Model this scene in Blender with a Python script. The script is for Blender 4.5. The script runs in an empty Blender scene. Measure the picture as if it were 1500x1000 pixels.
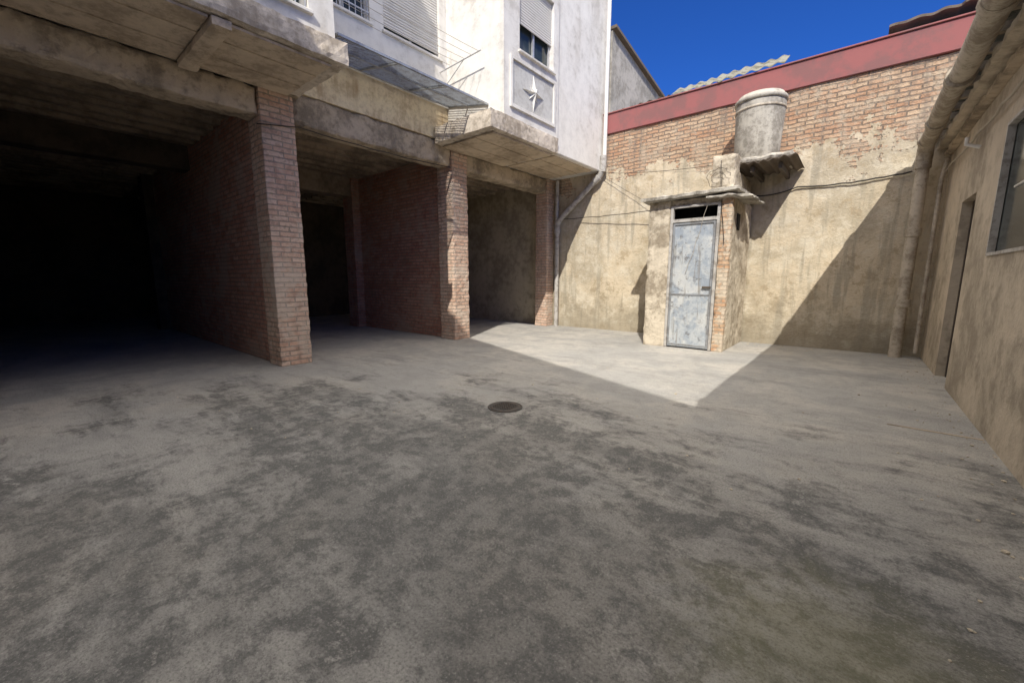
import bpy, bmesh, math, random
from mathutils import Vector, noise
random.seed(4)
S=bpy.context.scene
S.view_settings.view_transform='Standard'
S.view_settings.look='None'
S.view_settings.exposure=0
# ------------------------------------------------------------------ node helpers
class NT:
    def __init__(s,name):
        s.m=bpy.data.materials.new(name); s.m.use_nodes=True
        s.t=s.m.node_tree; s.b=s.t.nodes['Principled BSDF']
        s.tc=s.t.nodes.new('ShaderNodeTexCoord').outputs['Object']
        s.b.inputs['Roughness'].default_value=.9
        s.b.inputs['Specular IOR Level'].default_value=.15
    def put(s,sock,v):
        if isinstance(v,bpy.types.NodeSocket): s.t.links.new(v,sock)
        elif v is not None:
            if isinstance(v,(tuple,list)) and len(v)==3 and sock.type=='RGBA': v=(*v,1)
            sock.default_value=v
    def noise(s,scale,detail=4,rough=.6,vec=None,dist=0.):
        n=s.t.nodes.new('ShaderNodeTexNoise'); s.put(n.inputs['Vector'],vec or s.tc)
        n.inputs['Scale'].default_value=scale; n.inputs['Detail'].default_value=detail
        n.inputs['Roughness'].default_value=rough; n.inputs['Distortion'].default_value=dist
        return n.outputs['Fac']
    def math(s,op,a,b=None,c=None,clamp=False):
        n=s.t.nodes.new('ShaderNodeMath'); n.operation=op; n.use_clamp=clamp
        s.put(n.inputs[0],a); s.put(n.inputs[1],b); s.put(n.inputs[2],c); return n.outputs[0]
    def mr(s,v,a,b,c=0.,d=1.,smooth=True):
        n=s.t.nodes.new('ShaderNodeMapRange'); n.interpolation_type='SMOOTHSTEP' if smooth else 'LINEAR'
        s.put(n.inputs['Value'],v)
        for k,x in zip(('From Min','From Max','To Min','To Max'),(a,b,c,d)): n.inputs[k].default_value=x
        return n.outputs['Result']
    def mix(s,f,a,b,mode='MIX'):
        n=s.t.nodes.new('ShaderNodeMix'); n.data_type='RGBA'; n.blend_type=mode
        s.put(n.inputs[0],f); s.put(n.inputs[6],a); s.put(n.inputs[7],b); return n.outputs[2]
    def sep(s,v=None):
        n=s.t.nodes.new('ShaderNodeSeparateXYZ'); s.put(n.inputs[0],v or s.tc); return n.outputs
    def comb(s,x,y,z):
        n=s.t.nodes.new('ShaderNodeCombineXYZ')
        for i,v in enumerate((x,y,z)): s.put(n.inputs[i],v)
        return n.outputs[0]
    def scalev(s,sc,rot=0.):
        n=s.t.nodes.new('ShaderNodeMapping'); s.put(n.inputs['Vector'],s.tc); n.inputs['Scale'].default_value=sc
        n.inputs['Rotation'].default_value=(0,0,rot)
        return n.outputs[0]
    def warp(s,vec,scale,amt,detail=2):
        n=s.t.nodes.new('ShaderNodeTexNoise'); s.put(n.inputs['Vector'],s.tc); n.inputs['Scale'].default_value=scale
        n.inputs['Detail'].default_value=detail
        a=s.t.nodes.new('ShaderNodeVectorMath'); a.operation='SUBTRACT'; s.put(a.inputs[0],n.outputs['Color']); a.inputs[1].default_value=(.5,.5,.5)
        b=s.t.nodes.new('ShaderNodeVectorMath'); b.operation='SCALE'; s.put(b.inputs[0],a.outputs[0]); b.inputs['Scale'].default_value=amt
        c=s.t.nodes.new('ShaderNodeVectorMath'); c.operation='ADD'; s.put(c.inputs[0],vec); s.put(c.inputs[1],b.outputs[0])
        return c.outputs[0]
    def bricks(s,c1,c2,mort,w=.25,h=.06,ms=.009,wsc=8,wamt=.02):
        x,y,z=s.sep()
        v=s.comb(s.math('ADD',x,y),z,0.)
        v=s.warp(v,wsc,wamt,3)
        n=s.t.nodes.new('ShaderNodeTexBrick'); s.put(n.inputs['Vector'],v)
        n.inputs['Scale'].default_value=1; n.inputs['Brick Width'].default_value=w; n.inputs['Row Height'].default_value=h
        n.inputs['Mortar Size'].default_value=ms; n.inputs['Mortar Smooth'].default_value=.3; n.inputs['Bias'].default_value=0
        s.put(n.inputs['Color1'],c1); s.put(n.inputs['Color2'],c2); s.put(n.inputs['Mortar'],mort)
        return n.outputs['Color'],n.outputs['Fac']
    def out(s,col,height=None,dist=.01,strength=.6,rough=None,metal=None):
        s.put(s.b.inputs['Base Color'],col)
        if height is not None:
            n=s.t.nodes.new('ShaderNodeBump'); n.inputs['Strength'].default_value=strength; n.inputs['Distance'].default_value=dist
            s.put(n.inputs['Height'],height); s.t.links.new(n.outputs[0],s.b.inputs['Normal'])
        if rough is not None: s.put(s.b.inputs['Roughness'],rough)
        if metal is not None: s.put(s.b.inputs['Metallic'],metal)
        return s.m

def m_plaster(name,c1,c2,dirt,dscale=1.2,damount=.6,bd=.012,streak=.35,lo=.47,hi=.6,sw=(5,5,.4)):
    n=NT(name)
    a=n.noise(dscale,5,.65); b=n.noise(dscale*6,5,.72)
    col=n.mix(n.mr(a,.42,.58),c1,c2)
    st=n.noise(1,4,.65,n.scalev(sw))
    f=n.math('MULTIPLY',n.mr(n.math('ADD',n.math('MULTIPLY',b,.5),n.math('MULTIPLY',a,.5)),lo,hi),damount)
    col=n.mix(f,col,dirt)
    col=n.mix(n.math('MULTIPLY',n.mr(st,.5,.68),n.math('MULTIPLY',n.mr(a,.4,.6,.3,1.),streak)),col,dirt)
    col=n.mix(n.mr(b,.4,.65,0,.3),col,tuple(x*.65 for x in c1))
    return n.out(col,b,bd*1.3,.8)

def m_brick(name,c1,c2,mort,over=(.33,.28,.22),oamt=.5,h=.078,w=.29,lo=.5,hi=.62,ms=.011,dk=.55):
    n=NT(name)
    t=n.noise(9,4,.65); big=n.noise(1.3,5,.7)
    c,f=n.bricks(c1,c2,mort,w,h,ms,9,.02)
    c=n.mix(n.mr(t,.45,.68,0,.55),c,tuple(x*dk for x in c1))
    c=n.mix(n.math('MULTIPLY',n.mr(big,lo,hi),oamt),c,over)
    c=n.mix(n.mr(n.math('ADD',n.math('MULTIPLY',big,.5),n.math('MULTIPLY',t,.5)),.46,.38,0,.45),c,(.20,.16,.12))
    hh=n.math('ADD',n.math('SUBTRACT',1.,f),n.math('MULTIPLY',t,.8))
    return n.out(c,hh,.022,1.)

def m_ground():
    n=NT('concrete_ground'); x,y,z=n.sep()
    n.b.inputs['Specular IOR Level'].default_value=.04
    big=n.noise(.5,6,.66,dist=.3); mid=n.noise(1.8,8,.76,dist=.35); fine=n.noise(7,8,.84,dist=.2); g2=n.noise(80,3,.75)
    strk=n.noise(1,7,.74,n.scalev((.45,1.5,1),-.35),.3)
    base=n.mix(n.mr(big,.42,.58),(.53,.50,.452),(.43,.418,.395))
    base=n.mix(n.mr(mid,.46,.6,0,.5),base,(.34,.332,.315))
    base=n.mix(n.mr(strk,.48,.64,0,.45),base,(.29,.284,.272))
    base=n.mix(n.mr(fine,.5,.64,0,.4),base,(.26,.255,.243))
    dx=n.math('DIVIDE',n.math('ADD',x,2.0),3.5); dy=n.math('DIVIDE',n.math('SUBTRACT',y,1.4),2.3)
    d=n.math('SQRT',n.math('ADD',n.math('MULTIPLY',dx,dx),n.math('MULTIPLY',dy,dy)))
    d=n.math('ADD',d,n.math('MULTIPLY',n.math('SUBTRACT',big,.5),3.))
    d=n.math('ADD',d,n.math('MULTIPLY',n.math('SUBTRACT',mid,.5),3.2))
    d=n.math('ADD',d,n.math('MULTIPLY',n.math('SUBTRACT',strk,.5),-3.5))
    d=n.math('ADD',d,n.math('MULTIPLY',n.math('SUBTRACT',fine,.5),1.6))
    stain=n.mr(d,1.4,.35)
    tex=n.mr(n.math('ADD',n.math('MULTIPLY',fine,.6),n.math('MULTIPLY',mid,.4)),.56,.44)
    st=n.math('MULTIPLY',stain,n.mr(tex,0,1,.55,1.,False))
    col=n.mix(n.math('MULTIPLY',st,.84),base,(.10,.102,.102))
    pale=n.mr(n.math('ADD',n.math('MULTIPLY',mid,.65),n.math('MULTIPLY',fine,.35)),.42,.36)
    col=n.mix(n.math('MULTIPLY',pale,.6),col,(.58,.56,.52))
    col=n.mix(n.mr(g2,.5,.64,0,.5),col,(.10,.098,.094))
    col=n.mix(n.mr(g2,.42,.32,0,.4),col,(.58,.56,.52))
    mx=n.math('SUBTRACT',x,.05); my=n.math('SUBTRACT',y,1.75)
    md=n.math('SQRT',n.math('ADD',n.math('MULTIPLY',mx,mx),n.math('MULTIPLY',my,my)))
    md=n.math('ADD',md,n.math('MULTIPLY',n.math('SUBTRACT',mid,.5),1.6))
    col=n.mix(n.math('MULTIPLY',n.mr(md,.75,.1),.42),col,(.22,.21,.11))
    h=n.math('ADD',n.math('MULTIPLY',fine,1.2),n.math('MULTIPLY',g2,.35))
    return n.out(col,h,.024,.9,.95)

def m_farwall():
    n=NT('old_plaster_over_brick'); x,y,z=n.sep()
    a=n.noise(.75,6,.7); b=n.noise(2.6,6,.72); c=n.noise(18,4,.75)
    st=n.noise(1,4,.65,n.scalev((4.5,4.5,.45)))
    pl=n.mix(n.mr(a,.42,.58),(.60,.51,.375),(.47,.405,.30))
    pl=n.mix(n.mr(b,.49,.62,0,.65),pl,(.65,.59,.475))
    pl=n.mix(n.mr(b,.46,.36,0,.65),pl,(.37,.29,.185))
    pl=n.mix(n.mr(c,.54,.68,0,.45),pl,(.33,.27,.19))
    pl=n.mix(n.mr(st,.5,.64,0,.6),pl,(.32,.285,.22))
    pl=n.mix(n.math('MULTIPLY',n.mr(n.math('ADD',z,n.math('MULTIPLY',b,2.)),2.1,1.1),.6),pl,(.25,.22,.165))
    bc,bf=n.bricks((.50,.29,.18),(.60,.44,.30),(.25,.195,.15),.29,.08,.013,6,.06)
    bc=n.mix(n.mr(b,.48,.62,0,.7),bc,(.50,.42,.32))
    bc=n.mix(n.mr(c,.5,.66,0,.6),bc,(.25,.175,.12))
    bc=n.mix(n.mr(st,.5,.64,0,.5),bc,(.24,.20,.165))
    s=n.math('ADD',n.math('ADD',z,n.math('MULTIPLY',n.math('SUBTRACT',a,.5),3.2)),n.math('MULTIPLY',n.math('SUBTRACT',b,.5),2.))
    k=n.mr(s,3.9,4.0)
    col=n.mix(k,pl,bc)
    hb=n.math('SUBTRACT',1.,bf)
    mixh=n.math('ADD',n.math('MULTIPLY',hb,k),n.math('MULTIPLY',1.15,n.math('SUBTRACT',1.,k)))
    h=n.math('ADD',mixh,n.math('MULTIPLY',c,n.mr(k,0,1,.7,1.2,False)))
    return n.out(col,h,.028,.9)

def m_simple(name,col,rough=.6,metal=0.,var=.3,sc=8,dirt=(.15,.12,.09),bd=.004):
    n=NT(name); a=n.noise(sc,5,.7)
    c=n.mix(n.mr(a,.45,.62,0,var*1.5),col,dirt)
    return n.out(c,a,bd,.5,rough,metal)

M={}
M['ground']=m_ground()
M['far']=m_farwall()
M['pillar']=m_brick('pillar_brick',(.62,.40,.29),(.70,.53,.41),(.42,.355,.29),(.60,.515,.42),.65)
M['ibrick']=m_brick('inner_brick',(.45,.22,.16),(.55,.33,.245),(.30,.245,.205),(.43,.34,.27),.6)
M['outbrick']=m_brick('corner_brick',(.50,.29,.17),(.55,.40,.27),(.40,.33,.25),(.56,.485,.38),.85,lo=.46,hi=.52)
M['beam']=m_plaster('beam_render',(.53,.435,.325),(.40,.33,.245),(.18,.15,.115),1.5,.8,.02)
M['soffit']=m_plaster('soffit_board_concrete',(.64,.53,.40),(.54,.44,.33),(.28,.22,.155),1.3,.6,.012,.3)
M['ceil']=m_plaster('garage_ceiling',(.42,.34,.25),(.30,.245,.185),(.12,.095,.075),1.3,.6)
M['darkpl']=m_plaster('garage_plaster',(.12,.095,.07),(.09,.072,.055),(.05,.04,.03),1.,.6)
M['olive']=m_plaster('garage_end_plaster',(.52,.455,.335),(.43,.375,.275),(.23,.19,.14),1.,.6)
M['yellow']=m_plaster('yellow_plaster',(.80,.68,.47),(.73,.61,.42),(.42,.29,.17),2,.5,.01,.8)
M['white']=m_plaster('white_paint_render',(.80,.775,.725),(.74,.71,.66),(.43,.385,.32),.8,.5,.006,.4,.51,.64,(2.2,2.2,.3))
M['panelw']=m_plaster('panel_paint',(.60,.59,.56),(.54,.53,.50),(.36,.33,.29),1.5,.4,.006,.3)
M['fascia']=m_plaster('weathered_fascia',(.68,.60,.50),(.55,.48,.395),(.27,.22,.165),1.6,.8,.012,.6)
M['right']=m_plaster('ochre_render',(.57,.485,.375),(.46,.395,.305),(.28,.235,.18),.8,.8,.02,.4,.47,.62,(1.6,1.6,.5))
M['shed']=m_plaster('shed_render',(.62,.545,.43),(.50,.435,.34),(.26,.21,.15),2.2,.85,.02,.5)
M['cement']=m_plaster('fibre_cement',(.50,.465,.40),(.40,.37,.325),(.20,.18,.145),3,.8,.008,.6)
M['pipe']=m_plaster('old_pipe',(.55,.485,.395),(.45,.40,.325),(.24,.19,.14),3,.7,.006,.3)
M['ppipe']=m_simple('grey_pvc',(.46,.44,.41),.5,0,.35)
M['red']=m_simple('red_paint',(.32,.12,.115),.7,0,.45,2,(.21,.115,.11))
M['neigh']=m_plaster('neighbour_render',(.50,.465,.41),(.42,.39,.34),(.24,.22,.185),1.5,.7)
M['tile']=m_simple('roof_tile',(.17,.14,.115),.9,0,.5,6)
M['sheet']=m_simple('lichen_sheet',(.24,.235,.195),.9,0,.6,5,(.10,.095,.07))
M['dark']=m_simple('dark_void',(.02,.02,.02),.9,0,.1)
M['doorm']=m_simple('rusty_dark_steel',(.10,.085,.07),.6,.3,.4)
M['galv']=m_simple('galvanised_mesh',(.42,.44,.46),.45,.6,.3)
M['alu']=m_simple('aluminium',(.62,.62,.62),.4,.5,.15)
M['shut']=m_simple('roller_shutter_pvc',(.76,.74,.70),.5,0,.15,3,(.5,.47,.42))
M['iron']=m_simple('cast_iron',(.09,.085,.08),.7,.3,.5,30,(.12,.09,.07))
M['wire']=m_simple('cable_black',(.05,.045,.04),.7,0,.1)
M['wirew']=m_simple('cable_beige',(.45,.40,.33),.7,0,.1)
def m_glass():
    n=NT('window_glass'); a=n.noise(.9,3)
    return n.out(n.mix(n.mr(a,.4,.6),(.03,.04,.04),(.10,.115,.11)),None,rough=.12)
M['glass']=m_glass(); M['glass'].node_tree.nodes['Principled BSDF'].inputs['Specular IOR Level'].default_value=.5
def m_door():
    n=NT('galvanised_door_sheet'); a=n.noise(5,6,.75,dist=.5); b=n.noise(2,5,.65); s=n.noise(1,4,.65,n.scalev((18,18,1.2)))
    c=n.mix(n.mr(a,.42,.58),(.35,.395,.45),(.50,.53,.55)); c=n.mix(n.mr(b,.5,.6,0,.6),c,(.66,.66,.63))
    c=n.mix(n.mr(s,.53,.68,0,.6),c,(.22,.19,.155)); c=n.mix(n.mr(n.noise(9,5,.8),.54,.64,0,.7),c,(.16,.15,.14))
    return n.out(c,a,.004,.5,.55,.3)
M['gdoor']=m_door()

# ------------------------------------------------------------------ mesh helpers
def link(o,parent=None):
    S.collection.objects.link(o)
    if parent is not None: o.parent=parent
    return o
def empty(name):
    e=bpy.data.objects.new(name,None); S.collection.objects.link(e); return e
def from_bm(name,bm,mat,parent=None,smooth=False):
    me=bpy.data.meshes.new(name); bm.normal_update(); bm.to_mesh(me); bm.free(); me.materials.append(M[mat] if isinstance(mat,str) else mat)
    if smooth:
        for p in me.polygons: p.use_smooth=True
    return link(bpy.data.objects.new(name,me),parent)
def bm_box(bm,x0,x1,y0,y1,z0,z1):
    x0,x1=sorted((x0,x1)); y0,y1=sorted((y0,y1)); z0,z1=sorted((z0,z1))
    v=[bm.verts.new(p) for p in ((x0,y0,z0),(x1,y0,z0),(x1,y1,z0),(x0,y1,z0),(x0,y0,z1),(x1,y0,z1),(x1,y1,z1),(x0,y1,z1))]
    fs=[bm.faces.new([v[i] for i in f]) for f in ((0,3,2,1),(4,5,6,7),(0,1,5,4),(1,2,6,5),(2,3,7,6),(3,0,4,7))]
    return v,fs
def box(name,x0,x1,y0,y1,z0,z1,mat,parent=None,bev=.006):
    bm=bmesh.new(); bm_box(bm,x0,x1,y0,y1,z0,z1)
    if bev: bmesh.ops.bevel(bm,geom=bm.edges[:],offset=bev,segments=1,affect='EDGES')
    return from_bm(name,bm,mat,parent)
def grid_box(bm,x0,x1,y0,y1,z0,z1,step):
    def cuts(a,b):
        n=max(1,int(round((b-a)/step))); return [a+(b-a)*i/n for i in range(n+1)]
    X,Y,Z=cuts(x0,x1),cuts(y0,y1),cuts(z0,z1); cache={}
    def V(p):
        k=(round(p[0],5),round(p[1],5),round(p[2],5))
        if k not in cache: cache[k]=bm.verts.new(p)
        return cache[k]
    for i in range(len(X)-1):
        for j in range(len(Y)-1):
            for z,fl in ((z0,1),(z1,0)):
                q=[(X[i],Y[j],z),(X[i+1],Y[j],z),(X[i+1],Y[j+1],z),(X[i],Y[j+1],z)]
                bm.faces.new([V(p) for p in (q[::-1] if fl else q)])
    for i in range(len(X)-1):
        for k in range(len(Z)-1):
            for y,fl in ((y0,0),(y1,1)):
                q=[(X[i],y,Z[k]),(X[i+1],y,Z[k]),(X[i+1],y,Z[k+1]),(X[i],y,Z[k+1])]
                bm.faces.new([V(p) for p in (q[::-1] if fl else q)])
    for j in range(len(Y)-1):
        for k in range(len(Z)-1):
            for x,fl in ((x0,1),(x1,0)):
                q=[(x,Y[j],Z[k]),(x,Y[j+1],Z[k]),(x,Y[j+1],Z[k+1]),(x,Y[j],Z[k+1])]
                bm.faces.new([V(p) for p in (q[::-1] if fl else q)])
def disp(bm,amp,fr):
    for v in bm.verts:
        p=v.co; d=noise.noise_vector(p*fr)*amp+noise.noise_vector(p*fr*3.3+Vector((9,2,5)))*amp*.45
        v.co=p+d
def rbox(name,x0,x1,y0,y1,z0,z1,mat,parent=None,step=.08,amp=.012,fr=5,tilt=None):
    bm=bmesh.new(); grid_box(bm,min(x0,x1),max(x0,x1),min(y0,y1),max(y0,y1),z0,z1,step)
    for v in bm.verts:
        p=v.co; n=0
        d=Vector((0,0,0))
        for ax,(a,b) in enumerate(((min(x0,x1),max(x0,x1)),(min(y0,y1),max(y0,y1)),(z0,z1))):
            if abs(p[ax]-a)<1e-5: d[ax]=1; n+=1
            elif abs(p[ax]-b)<1e-5: d[ax]=-1; n+=1
        if n>=2: v.co=p+d*min(.02,amp)*(.4+1.6*abs(noise.noise(p*9)))
    disp(bm,amp,fr)
    if tilt:
        for v in bm.verts: v.co.z+=tilt(v.co)
    return from_bm(name,bm,mat,parent)
def holes_wall(name,axis,p0,p1,a0,a1,z0,z1,holes,mat,parent):
    A=sorted({a0,a1,*[h[0] for h in holes],*[h[1] for h in holes]}); Z=sorted({z0,z1,*[h[2] for h in holes],*[h[3] for h in holes]})
    bm=bmesh.new()
    for i in range(len(A)-1):
        for k in range(len(Z)-1):
            ca=(A[i]+A[i+1])/2; cz=(Z[k]+Z[k+1])/2
            if any(h[0]<ca<h[1] and h[2]<cz<h[3] for h in holes): continue
            if axis=='x': bm_box(bm,p0,p1,A[i],A[i+1],Z[k],Z[k+1])
            else: bm_box(bm,A[i],A[i+1],p0,p1,Z[k],Z[k+1])
    bmesh.ops.remove_doubles(bm,verts=bm.verts[:],dist=1e-5)
    seen={}
    for f in bm.faces[:]:
        k=tuple(sorted((round(v.co.x,4),round(v.co.y,4),round(v.co.z,4)) for v in f.verts))
        seen.setdefault(k,[]).append(f)
    kill=[f for l in seen.values() if len(l)>1 for f in l]
    bmesh.ops.delete(bm,geom=kill,context='FACES')
    return from_bm(name,bm,mat,parent)
def tube(name,pts,r,mat,parent=None,smooth=True,res=4):
    c=bpy.data.curves.new(name,'CURVE'); c.dimensions='3D'; c.bevel_depth=r; c.bevel_resolution=res; c.use_fill_caps=True
    s=c.splines.new('POLY'); s.points.add(len(pts)-1)
    for i,p in enumerate(pts): s.points[i].co=(*p,1)
    c.materials.append(M[mat]); o=bpy.data.objects.new(name,c); s.use_smooth=smooth
    return link(o,parent)
def catenary(a,b,sag,n=14,wob=0.):
    a,b=Vector(a),Vector(b); out=[]
    for i in range(n+1):
        t=i/n; p=a.lerp(b,t); p.z-=sag*4*t*(1-t)
        if wob and 0<i<n: p+=Vector((random.uniform(-wob,wob),0,random.uniform(-wob,wob)))
        out.append(tuple(p))
    return out
def lathe(name,cx,cy,prof,mat,parent=None,seg=48,wob=0.):
    bm=bmesh.new(); rings=[]
    for r,z in prof:
        rings.append([bm.verts.new((cx+r*math.cos(2*math.pi*i/seg),cy+r*math.sin(2*math.pi*i/seg),z)) for i in range(seg)])
    for a,b in zip(rings,rings[1:]):
        for i in range(seg): bm.faces.new((a[i],a[(i+1)%seg],b[(i+1)%seg],b[i]))
    bm.faces.new(rings[0][::-1]); bm.faces.new(rings[-1])
    if wob: disp(bm,wob,4)
    o=from_bm(name,bm,mat,parent,False)
    for p in o.data.polygons: p.use_smooth=len(p.vertices)==4
    return o
def corr(name,x0,x1,y0,y1,zf,mat,parent=None,along='y',pitch=.17,amp=.025,th=.008,sub=8,jag=0.):
    bm=bmesh.new()
    L=(x1-x0) if along=='y' else (y1-y0); n=int(L/pitch*sub); m=6
    def ring(off):
        R=[]
        for i in range(n+1):
            a=L*i/n; row=[]
            sheet=int(a/.9)
            for j in range(m+1):
                t=j/m
                if along=='y': x=x0+a; y=y0+(y1-y0)*t
                else: y=y0+a; x=x0+(x1-x0)*t
                if j==0 and jag:
                    jj=jag*(noise.noise(Vector((sheet*3.7,1,2)))+.5*noise.noise(Vector((a*6,0,0))))
                    if along=='y': y+=jj
                    else: x+=jj
                row.append(bm.verts.new((x,y,zf(x,y)+amp*math.sin(2*math.pi*a/pitch)+off+(.012 if sheet%2 else 0))))
            R.append(row)
        return R
    T=ring(th); B=ring(0)
    for i in range(n):
        for j in range(m):
            bm.faces.new((T[i][j],T[i+1][j],T[i+1][j+1],T[i][j+1])); bm.faces.new((B[i][j],B[i][j+1],B[i+1][j+1],B[i+1][j]))
        bm.faces.new((B[i][0],B[i+1][0],T[i+1][0],T[i][0])); bm.faces.new((T[i][m],T[i+1][m],B[i+1][m],B[i][m]))
    bmesh.ops.recalc_face_normals(bm,faces=bm.faces[:])
    return from_bm(name,bm,mat,parent)

# ------------------------------------------------------------------ ground
bm=bmesh.new(); vs=[bm.verts.new(p) for p in ((-150,-150,0),(150,-150,0),(150,150,0),(-150,150,0))]; bm.faces.new(vs)
from_bm('ground',bm,'ground')
bm=bmesh.new(); random.seed(21)
for i in range(420):
    if i%3==0: x=random.uniform(-6.8,.9); y=10.15-abs(random.gauss(0,.25))
    elif i%3==1: x=.98-abs(random.gauss(0,.2)); y=random.uniform(1.5,10)
    else: x=random.uniform(-6.5,.9); y=random.uniform(.6,10)
    r=random.uniform(.003,.011) if random.random()<.95 else random.uniform(.012,.018)
    if -3.4<x<-1.8 and y>8.4: continue
    M4=bmesh.ops.create_icosphere(bm,subdivisions=1,radius=r)
    for v in M4['verts']:
        v.co=Vector((v.co.x*random.uniform(.7,1.4),v.co.y*random.uniform(.7,1.4),v.co.z*.6))+Vector((x,y,r*.4))
from_bm('loose_rubble',bm,'shed')
box('floor_joint',.36,.99,5.235,5.262,.001,.005,'beam',None,0)

# ------------------------------------------------------------------ apartment building (left)
B=empty('apartment_building')
FX=-6.9; YW=10.2
def pillar(name,x0,x1,y0,y1,z1,p=B,mat='pillar'):
    return rbox(name,x0,x1,y0,y1,-.05,z1,mat,p,.05,.009,9)
pillar('column_a',-7.4,FX,2.56,3.05,4.13)
pillar('column_b',-7.4,FX,6.27,6.73,4.09)
pillar('column_c',-7.3,FX,9.83,10.195,4.13)
pillar('column_d',-7.4,FX,-2.6,-2.1,4.13)
rbox('front_beam_a',-7.35,FX-.03,-2.1,2.56,3.74,4.13,'beam',B,.06,.022,5)
rbox('front_beam_b',-7.35,FX-.03,3.05,6.27,3.76,4.22,'beam',B,.06,.022,5)
rbox('front_beam_c',-7.35,FX-.03,6.73,9.83,3.76,4.13,'beam',B,.06,.022,5)
box('beam_cap',-7.35,FX+.0,2.57,3.14,4.135,4.2,'beam',B)
box('partition_a',-14.5,-7.4,2.62,2.98,0,4.1,'ibrick',B,.0)
box('partition_b',-10.9,-7.4,6.42,6.66,0,4.1,'ibrick',B,.0)
rbox('inner_column_b',-11.4,-10.9,6.2,6.67,-.05,4.1,'ibrick',B,.08,.006)
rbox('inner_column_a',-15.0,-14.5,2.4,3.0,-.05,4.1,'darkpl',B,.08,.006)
box('inner_beam_b',-11.35,-10.95,2.98,6.2,3.62,4.1,'ceil',B)
box('inner_beam_c',-11.35,-10.95,6.67,10.19,3.62,4.1,'ceil',B)
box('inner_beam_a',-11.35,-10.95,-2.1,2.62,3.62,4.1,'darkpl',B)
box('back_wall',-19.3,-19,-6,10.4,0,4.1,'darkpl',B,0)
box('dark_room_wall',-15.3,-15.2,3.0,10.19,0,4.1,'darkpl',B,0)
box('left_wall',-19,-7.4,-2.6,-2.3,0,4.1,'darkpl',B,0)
box('front_wall_end',-7.4,FX-.02,-7,-2.6,0,4.13,'beam',B,0)
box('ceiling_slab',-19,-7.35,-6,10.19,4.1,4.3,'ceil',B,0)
bm=bmesh.new()
for i in range(28):
    xx=-7.55-i*.42
    if -11.4<xx<-10.85: continue
    bm_box(bm,xx-.05,xx+.05,-2.1,2.61,4.03,4.099); bm_box(bm,xx-.05,xx+.05,2.99,6.19,4.03,4.099); bm_box(bm,xx-.05,xx+.05,6.68,10.18,4.03,4.099)
from_bm('ceiling_joists',bm,'ceil',B)
box('upper_core',-19,-7.3,-7,10.19,4.301,9.3,'white',B,0)
box('strip_wall',-7.3,FX-.01,3.14,6.2,4.225,4.87,'yellow',B,0)
box('strip_wall_low_a',-7.3,FX-.01,-7,3.14,4.205,4.87,'white',B,0)
box('strip_wall_low_c',-7.3,FX-.01,6.2,10.19,4.14,9.3,'white',B,0)
box('upper_wall_a',-7.3,FX-.01,-7,3.0,4.87,9.3,'white',B,0)
holes_wall('upper_wall_b','x',-7.3,FX,3.0,6.2,4.87,9.3,[(3.5,4.45,5.75,7.1),(4.72,6.02,5.75,7.1)],'white',B)
def shutter(name,xf,y0,y1,z0,z1,parent=B):
    bm=bmesh.new(); z=z0
    while z<z1-.01:
        zz=min(z+.048,z1)
        v,f=bm_box(bm,xf-.018,xf,y0,y1,z,zz-.006)
        bmesh.ops.bevel(bm,geom=[e for e in {e for q in f for e in q.edges} if abs((e.verts[0].co-e.verts[1].co).y)>.3 and min(e.verts[0].co.x,e.verts[1].co.x)>xf-.01],offset=.01,segments=2,affect='EDGES')
        z+=.048
    return from_bm(name,bm,'shut',parent)
def window(name,xf,y0,y1,z0,z1,shut=None,bars=False,parent=B):
    xg=xf-.14; t=.05
    box(name+'_glass',xg-.02,xg-.01,y0,y1,z0,z1,'glass',parent,0)
    bm=bmesh.new()
    for a in ((y0,y0+t,z0,z1),(y1-t,y1,z0,z1),(y0+t,y1-t,z0,z0+t),(y0+t,y1-t,z1-t,z1),((y0+y1)/2-.025,(y0+y1)/2+.025,z0+t,z1-t)):
        bm_box(bm,xg,xg+.04,*a)
    from_bm(name+'_frame',bm,'alu',parent)
    box(name+'_sill',xf-.13,xf+.05,y0-.04,y1+.04,z0-.045,z0-.002,'white',parent)
    if shut is not None: shutter(name+'_roller_shutter',xg+.08,y0+.005,y1-.005,shut,z1,parent)
    if bars:
        bm=bmesh.new()
        k=int((y1-y0)/.11)
        for i in range(k+1):
            y=y0+.03+(y1-y0-.06)*i/k; bm_box(bm,xf-.03,xf-.018,y-.006,y+.006,z0,z1)
        bm_box(bm,xf-.035,xf-.017,y0,y1,z0+.15,z0+.17)
        from_bm(name+'_bars',bm,'alu',parent)
window('window_b1',FX,3.5,4.45,5.75,7.1,None,True)
window('window_b2',FX,4.72,6.02,5.75,7.1,5.86)
rbox('slab_a',FX+.002,-5.4,-7,3.15,4.14,4.42,'fascia',B,.07,.014,5)
def boards(name,x0,x1,y0,y1,z,step=.5):
    bm=bmesh.new(); x=x0
    i=0
    while x<x1-.02:
        xx=min(x+step,x1); bm_box(bm,x+.008,xx-.008,y0,y1,z-.02-.009*(i%2),z); x=xx; i+=1
    return from_bm(name,bm,'soffit',B)
boards('soffit_boards_a1',FX+.02,-5.5,-4,1.62,4.128,.24)
boards('soffit_boards_a2',FX+.02,-5.5,1.84,2.95,4.128,.24)
rbox('soffit_rib_a',FX+.02,-5.45,1.63,1.83,4.03,4.128,'soffit',B,.07,.01)
box('upper_box_a_side',FX,-5.66,2.8,3.0,4.42,9.3,'white',B,0)
holes_wall('upper_box_a_front','x',-5.66,-5.46,-7,3.0,4.42,9.3,[(1.7,2.68,4.62,7.0)],'white',B)
window('window_a',-5.46,1.7,2.68,4.62,7.0,None,True)
rbox('slab_c',FX+.002,-5.33,5.8,8.0,4.1,4.42,'fascia',B,.07,.01,5)
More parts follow.
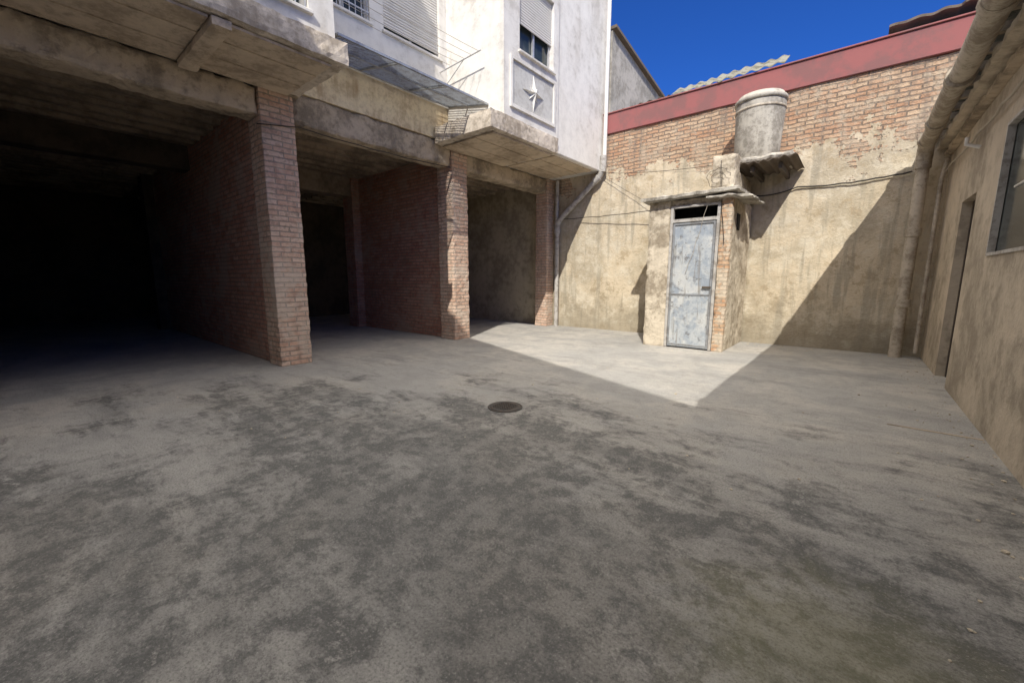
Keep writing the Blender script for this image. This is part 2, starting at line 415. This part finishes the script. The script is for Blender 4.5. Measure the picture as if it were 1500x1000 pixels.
boards('soffit_boards_c1',FX+.02,-5.42,6.0,7.9,4.09,.24)
box('upper_box_c_right',FX+.002,-5.4,8.0,10.19,4.13,9.3,'white',B,.02)
boards('soffit_boards_c2',FX+.02,-5.5,8.1,9.8,4.128,.24)
box('upper_box_c_side',FX,-5.56,6.2,6.4,4.42,9.3,'white',B,0)
holes_wall('upper_box_c_front','x',-5.56,-5.36,6.2,8.0,4.42,9.3,[(6.66,7.8,5.68,7.0)],'white',B)
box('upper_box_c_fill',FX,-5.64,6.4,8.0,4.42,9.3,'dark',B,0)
window('window_c',-5.36,6.66,7.8,5.68,7.0,6.2)
bm=bmesh.new(); xp=-5.357
for a in ((6.36,6.42,4.6,5.5),(7.78,7.84,4.6,5.5),(6.42,7.78,4.6,4.66),(6.42,7.78,5.44,5.5)): bm_box(bm,xp,xp+.04,*a)
from_bm('panel_moulding',bm,'white',B)
box('panel_field',-5.359,xp+.006,6.425,7.775,4.665,5.435,'panelw',B,0)
bm=bmesh.new(); cy,cz=7.08,5.03
tip=bm.verts.new((xp+.09,cy,cz)); ring=[]
for i in range(16):
    a=math.pi*2*i/16
    r=.36 if i%4==0 else (.19 if i%4==2 else .075)
    ring.append(bm.verts.new((xp+.010,cy+r*math.cos(a),cz+r*math.sin(a))))
for i in range(16): bm.faces.new((ring[i],ring[(i+1)%16],tip))
bm.faces.new(ring[::-1])
from_bm('star_ornament',bm,'shut',B)
A=empty('wire_mesh_awning')
def az(x): return 4.7+(-5.76-x)*(.22/1.09)
bm=bmesh.new()
def bar(bm,a,b,w=.006):
    a,b=Vector(a),Vector(b); d=(b-a).normalized(); s=d.cross(Vector((0,0,1))).normalized()*w/2; u=Vector((0,0,w/2))
    q=[bm.verts.new(p+o) for p in (a,b) for o in (-s-u,s-u,s+u,-s+u)]
    for f in ((0,1,5,4),(1,2,6,5),(2,3,7,6),(3,0,4,7),(3,2,1,0),(4,5,6,7)): bm.faces.new([q[i] for i in f])
y=3.22
while y<6.19: bar(bm,(-6.87,y,az(-6.87)),(-5.76,y,az(-5.76)),.009); y+=.04
x=-6.87
while x<-5.75: bar(bm,(x,3.22,az(x)+.006),(x,6.19,az(x)+.006),.009); x+=.04
from_bm('mesh_sheet',bm,'galv',A)
bm=bmesh.new()
for y in (3.22,4.2,5.2,6.18): bar(bm,(-6.88,y,az(-6.88)-.02),(-5.75,y,az(-5.75)-.02),.03)
for x in (-6.86,-6.3,-5.76): bar(bm,(x,3.2,az(x)-.024),(x,6.2,az(x)-.024),.03)
from_bm('mesh_frame',bm,'galv',A)
C=empty('clothesline')
for i,x in enumerate((-6.6,-6.4,-6.2,-6.0,-5.8)):
    tube('line_%d'%i,catenary((x,3.3,5.55),(x,6.0,5.55),.04),.004,'wirew',C)
for j,y in enumerate((3.3,6.0)):
    tube('arm_%d'%j,[(-6.9,y,5.5),(-5.75,y,5.55)],.012,'alu',C); tube('brace_%d'%j,[(-6.9,y,5.1),(-6.2,y,5.53)],.009,'alu',C)

# ------------------------------------------------------------------ boundary wall at end of yard
W=empty('brick_boundary_wall')
bm=bmesh.new(); grid_box(bm,-6.88,3.2,YW,YW+.3,0,5.03,.1)
for v in bm.verts:
    if v.co.z>.01: v.co+=noise.noise_vector(v.co*1.4)*.022+noise.noise_vector(v.co*5)*.01
from_bm('wall_body',bm,'far',W)
box('wall_inside_garage',-19.2,-6.9,YW,YW+.3,0,5.03,'olive',W,0)
box('red_flashing',-6.0,3.2,YW-.05,YW+.3,5.03,5.5,'red',W,.01)
box('red_flashing_lip',-6.0,3.2,YW-.08,YW+.3,5.502,5.53,'red',W,.005)
corr('corrugated_sheets',-3.75,-1.5,YW-.02,YW+.5,lambda x,y:5.54+.6*(y-YW)+.03*(x+3.9),'sheet',W,'y',.23,.022,.012,8,.12)
corr('corrugated_sheets_low',-5.4,-3.75,YW-.04,YW+.5,lambda x,y:5.54+.22*(y-YW),'sheet',W,'y',.23,.018,.01,8,.05)
corr('tile_roof',.0,3.2,YW+.1,YW+3,lambda x,y:5.70+.2*(y-YW)+.03*x,'tile',W,'y',.3,.014,.04,8,.12)
box('roof_behind',-6,3.2,YW+.35,YW+4,0,5.45,'tile',W,0)

Nb=empty('neighbour_building')
bm=bmesh.new()
pr=[(10.53,0),(14.0,0),(14.0,7.08),(10.53,7.66)]
a=[bm.verts.new((-5.42,y,z)) for y,z in pr]; b=[bm.verts.new((-12,y,z)) for y,z in pr]
bm.faces.new(a); bm.faces.new(b[::-1])
for i in range(4): bm.faces.new((a[i],b[i],b[(i+1)%4],a[(i+1)%4]))
bmesh.ops.recalc_face_normals(bm,faces=bm.faces[:])
from_bm('walls',bm,'neigh',Nb)
bm=bmesh.new()
pr=[(10.5,7.67),(14.15,7.06),(14.15,7.13),(10.5,7.74)]
a=[bm.verts.new((-5.3,y,z)) for y,z in pr]; b=[bm.verts.new((-12,y,z)) for y,z in pr]
bm.faces.new(a); bm.faces.new(b[::-1])
for i in range(4): bm.faces.new((a[i],b[i],b[(i+1)%4],a[(i+1)%4]))
bmesh.ops.recalc_face_normals(bm,faces=bm.faces[:])
from_bm('roof_verge',bm,'tile',Nb)

# ------------------------------------------------------------------ building on the right
R=empty('workshop_building'); XR=1.0
holes_wall('wall','x',XR,XR+.3,-3.2,YW-.003,0,3.4,[(7.5,8.4,0,2.42),(4.9,6.42,1.62,2.9)],'right',R)
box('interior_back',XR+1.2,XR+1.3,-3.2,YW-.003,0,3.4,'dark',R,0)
box('door_leaf',XR+.13,XR+.17,7.52,8.38,0.01,2.4,'doorm',R,.004)
bm=bmesh.new()
for a in ((7.5,7.55,0,2.42),(8.35,8.4,0,2.42),(7.55,8.35,2.37,2.42)): bm_box(bm,XR+.1,XR+.128,*a)
from_bm('door_frame',bm,'doorm',R)
box('window_glass',XR+.05,XR+.06,4.9,6.42,1.62,2.9,'glass',R,0)
bm=bmesh.new()
for a in ((4.9,4.93,1.62,2.9),(6.39,6.42,1.62,2.9),(4.93,6.39,1.62,1.65),(4.93,6.39,2.87,2.9)): bm_box(bm,XR-.012,XR+.045,*a)
from_bm('window_frame',bm,'ppipe',R)
box('window_handle',XR+.0,XR+.03,5.55,5.85,2.2,2.22,'alu',R,.003)
rbox('cornice_lower',XR-.1,XR+.3,-3.2,YW-.01,3.4,3.48,'beam',R,.08,.018)
rbox('cornice_upper',XR-.2,XR+.3,-3.2,YW-.01,3.5,3.6,'right',R,.08,.02)
bm=bmesh.new(); y=-3
while y<10: bm_box(bm,XR-.24,XR+.2,y,y+.07,3.61,3.69); y+=.45
from_bm('rafter_ends',bm,'beam',R)
corr('corrugated_roof',.74,6,-3.3,YW-.02,lambda x,y:3.74+.13*(x-.74),'sheet',R,'x',.18,.03,.012,8,.03)
G=empty('gutter_pipe')
gx,gz=.66,3.6
pts=[(gx,-3,gz+.02)]+[(gx+.01*math.sin(i*1.7),-3+i*.8,gz+.02*math.sin(i*1.1)) for i in range(1,16)]+[(gx,9.7,gz-.02)]
pts+=[(gx-.0,9.82,gz-.05),(gx-.0,9.9,gz-.14),(gx,9.92,gz-.26)]
tube('horizontal_run',pts,.105,'pipe',G,res=8)
tube('down_run',[(gx,9.92,3.34),(gx,9.93,2.4),(gx-.01,9.94,1.2),(gx-.02,9.94,0)],.085,'pipe',G,res=8)
for k,y in enumerate((-1,1.2,3.4,5.2,6.9,8.6,9.6)): tube('collar_%d'%k,[(gx,y,gz),(gx,y+.14,gz)],.128,'pipe',G,res=8)
for k,z in enumerate((3.2,2.1,.9)): tube('collar_v%d'%k,[(gx,9.93,z),(gx,9.93,z+.13)],.104,'pipe',G,res=8)
G2=empty('conduit_pipe')
tube('conduit',[(.9,9.9,.1),(.9,9.9,3.0),(.93,9.8,3.3)],.03,'pipe',G2)
tube('conduit_wire',[(.93,9.9,3.1)]+catenary((.95,9.7,3.15),(.96,4,3.2),.06,20,.01),.012,'wirew',G2)
tube('insulator_a',[(.98,7.6,2.95),(.86,7.6,3.0),(.86,7.6,3.08)],.022,'shut',G2)

# ------------------------------------------------------------------ rear building behind photographer
Rb=empty('rear_building')
bm=bmesh.new(); H=9.
fp=[(-6.85,-.62),(9,-6.5),(9,-12),(-6.85,-12)]
a=[bm.verts.new((x,y,0)) for x,y in fp]; b=[bm.verts.new((x,y,H)) for x,y in fp]
bm.faces.new(a); bm.faces.new(b)
for i in range(4): bm.faces.new((a[i],a[(i+1)%4],b[(i+1)%4],b[i]))
bmesh.ops.recalc_face_normals(bm,faces=bm.faces[:])
from_bm('walls',bm,'white',Rb)
d=Vector((15.85,-5.88,0)).normalized(); nn=Vector((-d.y,d.x,0))
for i in range(4):
    for k in range(2):
        p=Vector((-6.85,-.62,0))+d*(2+i*2.6); z=2.9+k*3
        bm=bmesh.new(); c=[p+nn*.02,p+d*1.2+nn*.02]
        q=[bm.verts.new((v.x,v.y,zz)) for zz in (z,z+1.3) for v in c]
        bm.faces.new((q[0],q[1],q[3],q[2])); from_bm('window_pane_%d_%d'%(i,k),bm,'glass',Rb)

# ------------------------------------------------------------------ outhouse
O=empty('outhouse')
YF=8.45
rbox('pier_left',-3.4,-2.95,YF,YF+.16,-.03,2.9,'shed',O,.06,.014)
rbox('pier_right',-2.05,-1.85,YF,YF+.16,-.03,2.9,'outbrick',O,.05,.012)
rbox('side_wall_right',-2.0,-1.852,YF+.16,YW-.01,-.03,2.9,'shed',O,.08,.014)
rbox('side_wall_left',-3.398,-3.25,YF+.16,YW-.01,-.03,2.9,'shed',O,.09,.01)
rbox('lintel',-2.95,-2.05,YF+.01,YF+.16,2.78,2.9,'shed',O,.07,.01)
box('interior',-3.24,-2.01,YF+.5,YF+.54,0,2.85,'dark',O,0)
bm=bmesh.new()
for a in ((-2.95,-2.9,0.01,2.78),(-2.10,-2.05,0.01,2.78),(-2.9,-2.1,2.47,2.53),(-2.9,-2.1,2.74,2.78)): bm_box(bm,a[0],a[1],YF-.01,YF+.07,a[2],a[3])
from_bm('door_frame',bm,'ppipe',O)
box('door_sheet_upper',-2.895,-2.105,YF+.02,YF+.05,1.0,2.465,'gdoor',O,.004)
box('door_sheet_lower',-2.893,-2.107,YF+.008,YF+.035,.03,1.08,'gdoor',O,.004)
bm=bmesh.new()
for z in (1.06,2.42,.06): bm_box(bm,-2.89,-2.11,YF-.004,YF+.019,z,z+.03)
for x in (-2.89,-2.145): bm_box(bm,x,x+.035,YF-.006,YF+.006,.1,2.42)
from_bm('door_rails',bm,'galv',O)
box('door_bolt',-2.28,-2.12,YF-.03,YF-.007,1.2,1.24,'doorm',O)
rbox('roof_slab',-3.52,-1.72,8.26,YW-.02,2.91,2.99,'cement',O,.06,.018,4,lambda p:.02*(p.x+2.6)+.012*(p.y-8.3))
rbox('roof_slab_broken',-2.3,-1.5,8.3,9.4,2.84,2.895,'cement',O,.06,.025,4,lambda p:-.14*(p.x+1.9) if p.x>-1.84 else 0)
rbox('roof_block',-2.26,-1.87,8.5,8.9,3.02,3.62,'shed',O,.06,.018)
rbox('roof_block_b',-2.22,-1.9,8.9,YW-.03,3.02,3.4,'shed',O,.07,.018)
rbox('side_brick_vent',-1.86,-1.835,8.85,9.05,2.3,2.6,'dark',O,.08,.003)

T=empty('water_tank'); tx=-1.76
lathe('tank_body',tx,9.62,[(.37,3.66),(.385,3.68),(.40,4.05),(.41,4.4),(.42,4.65),(.42,4.72)],'cement',T,48,.01)
lathe('tank_rim',tx,9.62,[(.42,4.7),(.445,4.705),(.445,4.76),(.43,4.78),(.40,4.8),(.38,4.84),(.2,4.86)],'cement',T)
lathe('tank_band',tx,9.62,[(.423,4.55),(.432,4.555),(.432,4.585),(.423,4.59)],'pipe',T)
rbox('platform',-2.2,-1.08,9.05,YW-.02,3.54,3.64,'cement',T,.06,.028,5)
corr('platform_sheet',-2.2,-1.0,8.95,YW-.03,lambda x,y:3.50,'tile',T,'y',.16,.02,.008,8,.08)
box('platform_bracket',-1.75,-1.68,9.1,YW,3.36,3.47,'doorm',T)
box('platform_bracket_b',-1.3,-1.24,9.1,YW,3.36,3.47,'doorm',T)

D=empty('drain_pipe')
tube('roof_run',[(-5.3,10.08,9.2),(-5.3,10.08,4.5)],.05,'shut',D)
tube('hopper',[(-5.32,10.06,4.5),(-5.32,10.06,4.1)],.085,'ppipe',D)
tube('diagonal',[(-5.34,10.05,4.15),(-5.4,10.05,4.02),(-6.55,10.05,3.08),(-6.68,10.05,2.93),(-6.7,10.06,2.78)],.075,'ppipe',D,res=6)
tube('diagonal_collar',[(-5.42,10.05,4.0),(-5.55,10.05,3.9)],.095,'ppipe',D,res=6)
tube('down_run',[(-6.7,10.06,2.85),(-6.7,10.06,0)],.06,'ppipe',D,res=6)
tube('down_collar',[(-6.7,10.06,2.9),(-6.7,10.06,2.65)],.085,'ppipe',D,res=6)
tube('branch',[(-6.72,10.06,2.9),(-6.72,10.06,4.08)],.05,'ppipe',D,res=6)

Mh=empty('manhole_cover'); mxx,myy=-2.83,3.28
lathe('frame',mxx,myy,[(.19,.002),(.19,.009),(.178,.012),(.17,.006)],'iron',Mh,40)
lathe('lid',mxx,myy,[(.166,.003),(.166,.009),(.155,.012)],'iron',Mh,40)
bm=bmesh.new()
for i in range(-4,5):
    for j in range(-4,5):
        if i*i+j*j<15: bm_box(bm,mxx+i*.034-.011,mxx+i*.034+.011,myy+j*.034-.011,myy+j*.034+.011,.0125,.018)
from_bm('lid_pattern',bm,'iron',Mh)

K=empty('overhead_cables'); yw=YW-.045
tube('c1',catenary((-1.1,yw,3.18),(.55,yw,3.22),.05,14,.01),.014,'wire',K)
tube('c2',catenary((-1.85,yw-.02,3.1),(-1.1,yw,3.18),.05),.012,'wire',K)
tube('c3',catenary((-6.6,yw,3.05),(-3.4,yw-.3,3.0),.04,16,.01),.009,'wire',K)
tube('c4',catenary((-5.4,10.1,4.1),(-2.2,8.9,3.55),.06),.005,'wire',K)
tube('c7',catenary((-2.1,8.44,3.5),(-1.95,8.42,2.0),.05,14,.015),.005,'wire',K)
tube('c8',catenary((-2.2,8.44,3.1),(-2.6,8.42,1.5),.1,14,.015),.004,'wirew',K)
tube('c9',catenary((-5.5,10.1,4.25),(-1.9,9.0,3.4),.05),.004,'wirew',K)
random.seed(8)
for i in range(2):
    c=Vector((-2.12,8.44,3.2)); r=.10+.06*i
    tube('coil_%d'%i,[(c.x+r*math.cos(a/3)*1.2+random.uniform(-.02,.02),c.y-.01*i-.01,c.z+r*math.sin(a/3)+random.uniform(-.02,.02)) for a in range(0,15)],.004,'wire',K)
tube('facade_cable',[(-6.88,2.5,3.6)]+catenary((-6.87,3.1,3.7),(-6.87,6.2,3.72),.04,16,.006),.008,'wire',K)

# ------------------------------------------------------------------ world, sun, camera
w=bpy.data.worlds.new('World'); S.world=w; w.use_nodes=True
nt=w.node_tree; bg=nt.nodes['Background']; sky=nt.nodes.new('ShaderNodeTexSky'); sky.sky_type='NISHITA'
sky.sun_disc=False
tr=Vector((-.5,1.,-1.)); el=math.atan2(1,math.hypot(.5,1))
sky.sun_elevation=el; sky.sun_rotation=math.atan2(.5,-1.); sky.altitude=600; sky.air_density=1.; sky.dust_density=.4; sky.ozone_density=3
# clear deep blue low in the sky, white overhead fill added to lighten shade
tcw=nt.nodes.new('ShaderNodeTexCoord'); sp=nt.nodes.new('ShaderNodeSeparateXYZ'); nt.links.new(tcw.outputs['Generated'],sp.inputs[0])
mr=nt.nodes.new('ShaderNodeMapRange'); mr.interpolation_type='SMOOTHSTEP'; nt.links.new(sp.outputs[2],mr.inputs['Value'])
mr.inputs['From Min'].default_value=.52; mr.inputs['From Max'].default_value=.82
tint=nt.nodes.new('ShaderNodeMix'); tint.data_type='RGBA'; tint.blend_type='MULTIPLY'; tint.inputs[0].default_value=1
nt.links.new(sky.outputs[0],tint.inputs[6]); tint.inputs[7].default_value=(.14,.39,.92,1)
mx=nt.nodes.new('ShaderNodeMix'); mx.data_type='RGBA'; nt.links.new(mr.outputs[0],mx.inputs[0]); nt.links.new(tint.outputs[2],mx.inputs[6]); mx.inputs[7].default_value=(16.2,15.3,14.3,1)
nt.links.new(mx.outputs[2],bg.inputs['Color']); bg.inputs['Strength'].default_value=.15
L=bpy.data.lights.new('sun','SUN'); L.energy=4.8; L.angle=math.radians(.5); L.color=(1,.95,.86)
lo=bpy.data.objects.new('sun',L); S.collection.objects.link(lo); lo.rotation_euler=tr.to_track_quat('-Z','Y').to_euler(); lo.location=(5,-10,15)
cam=bpy.data.cameras.new('camera'); cam.lens=14.4; cam.sensor_width=36; cam.clip_end=600; cam.clip_start=.05
co=bpy.data.objects.new('camera',cam); S.collection.objects.link(co); co.location=(0,0,1.4)
co.rotation_euler=(math.radians(90-8.81),0,math.radians(39.8)); S.camera=co
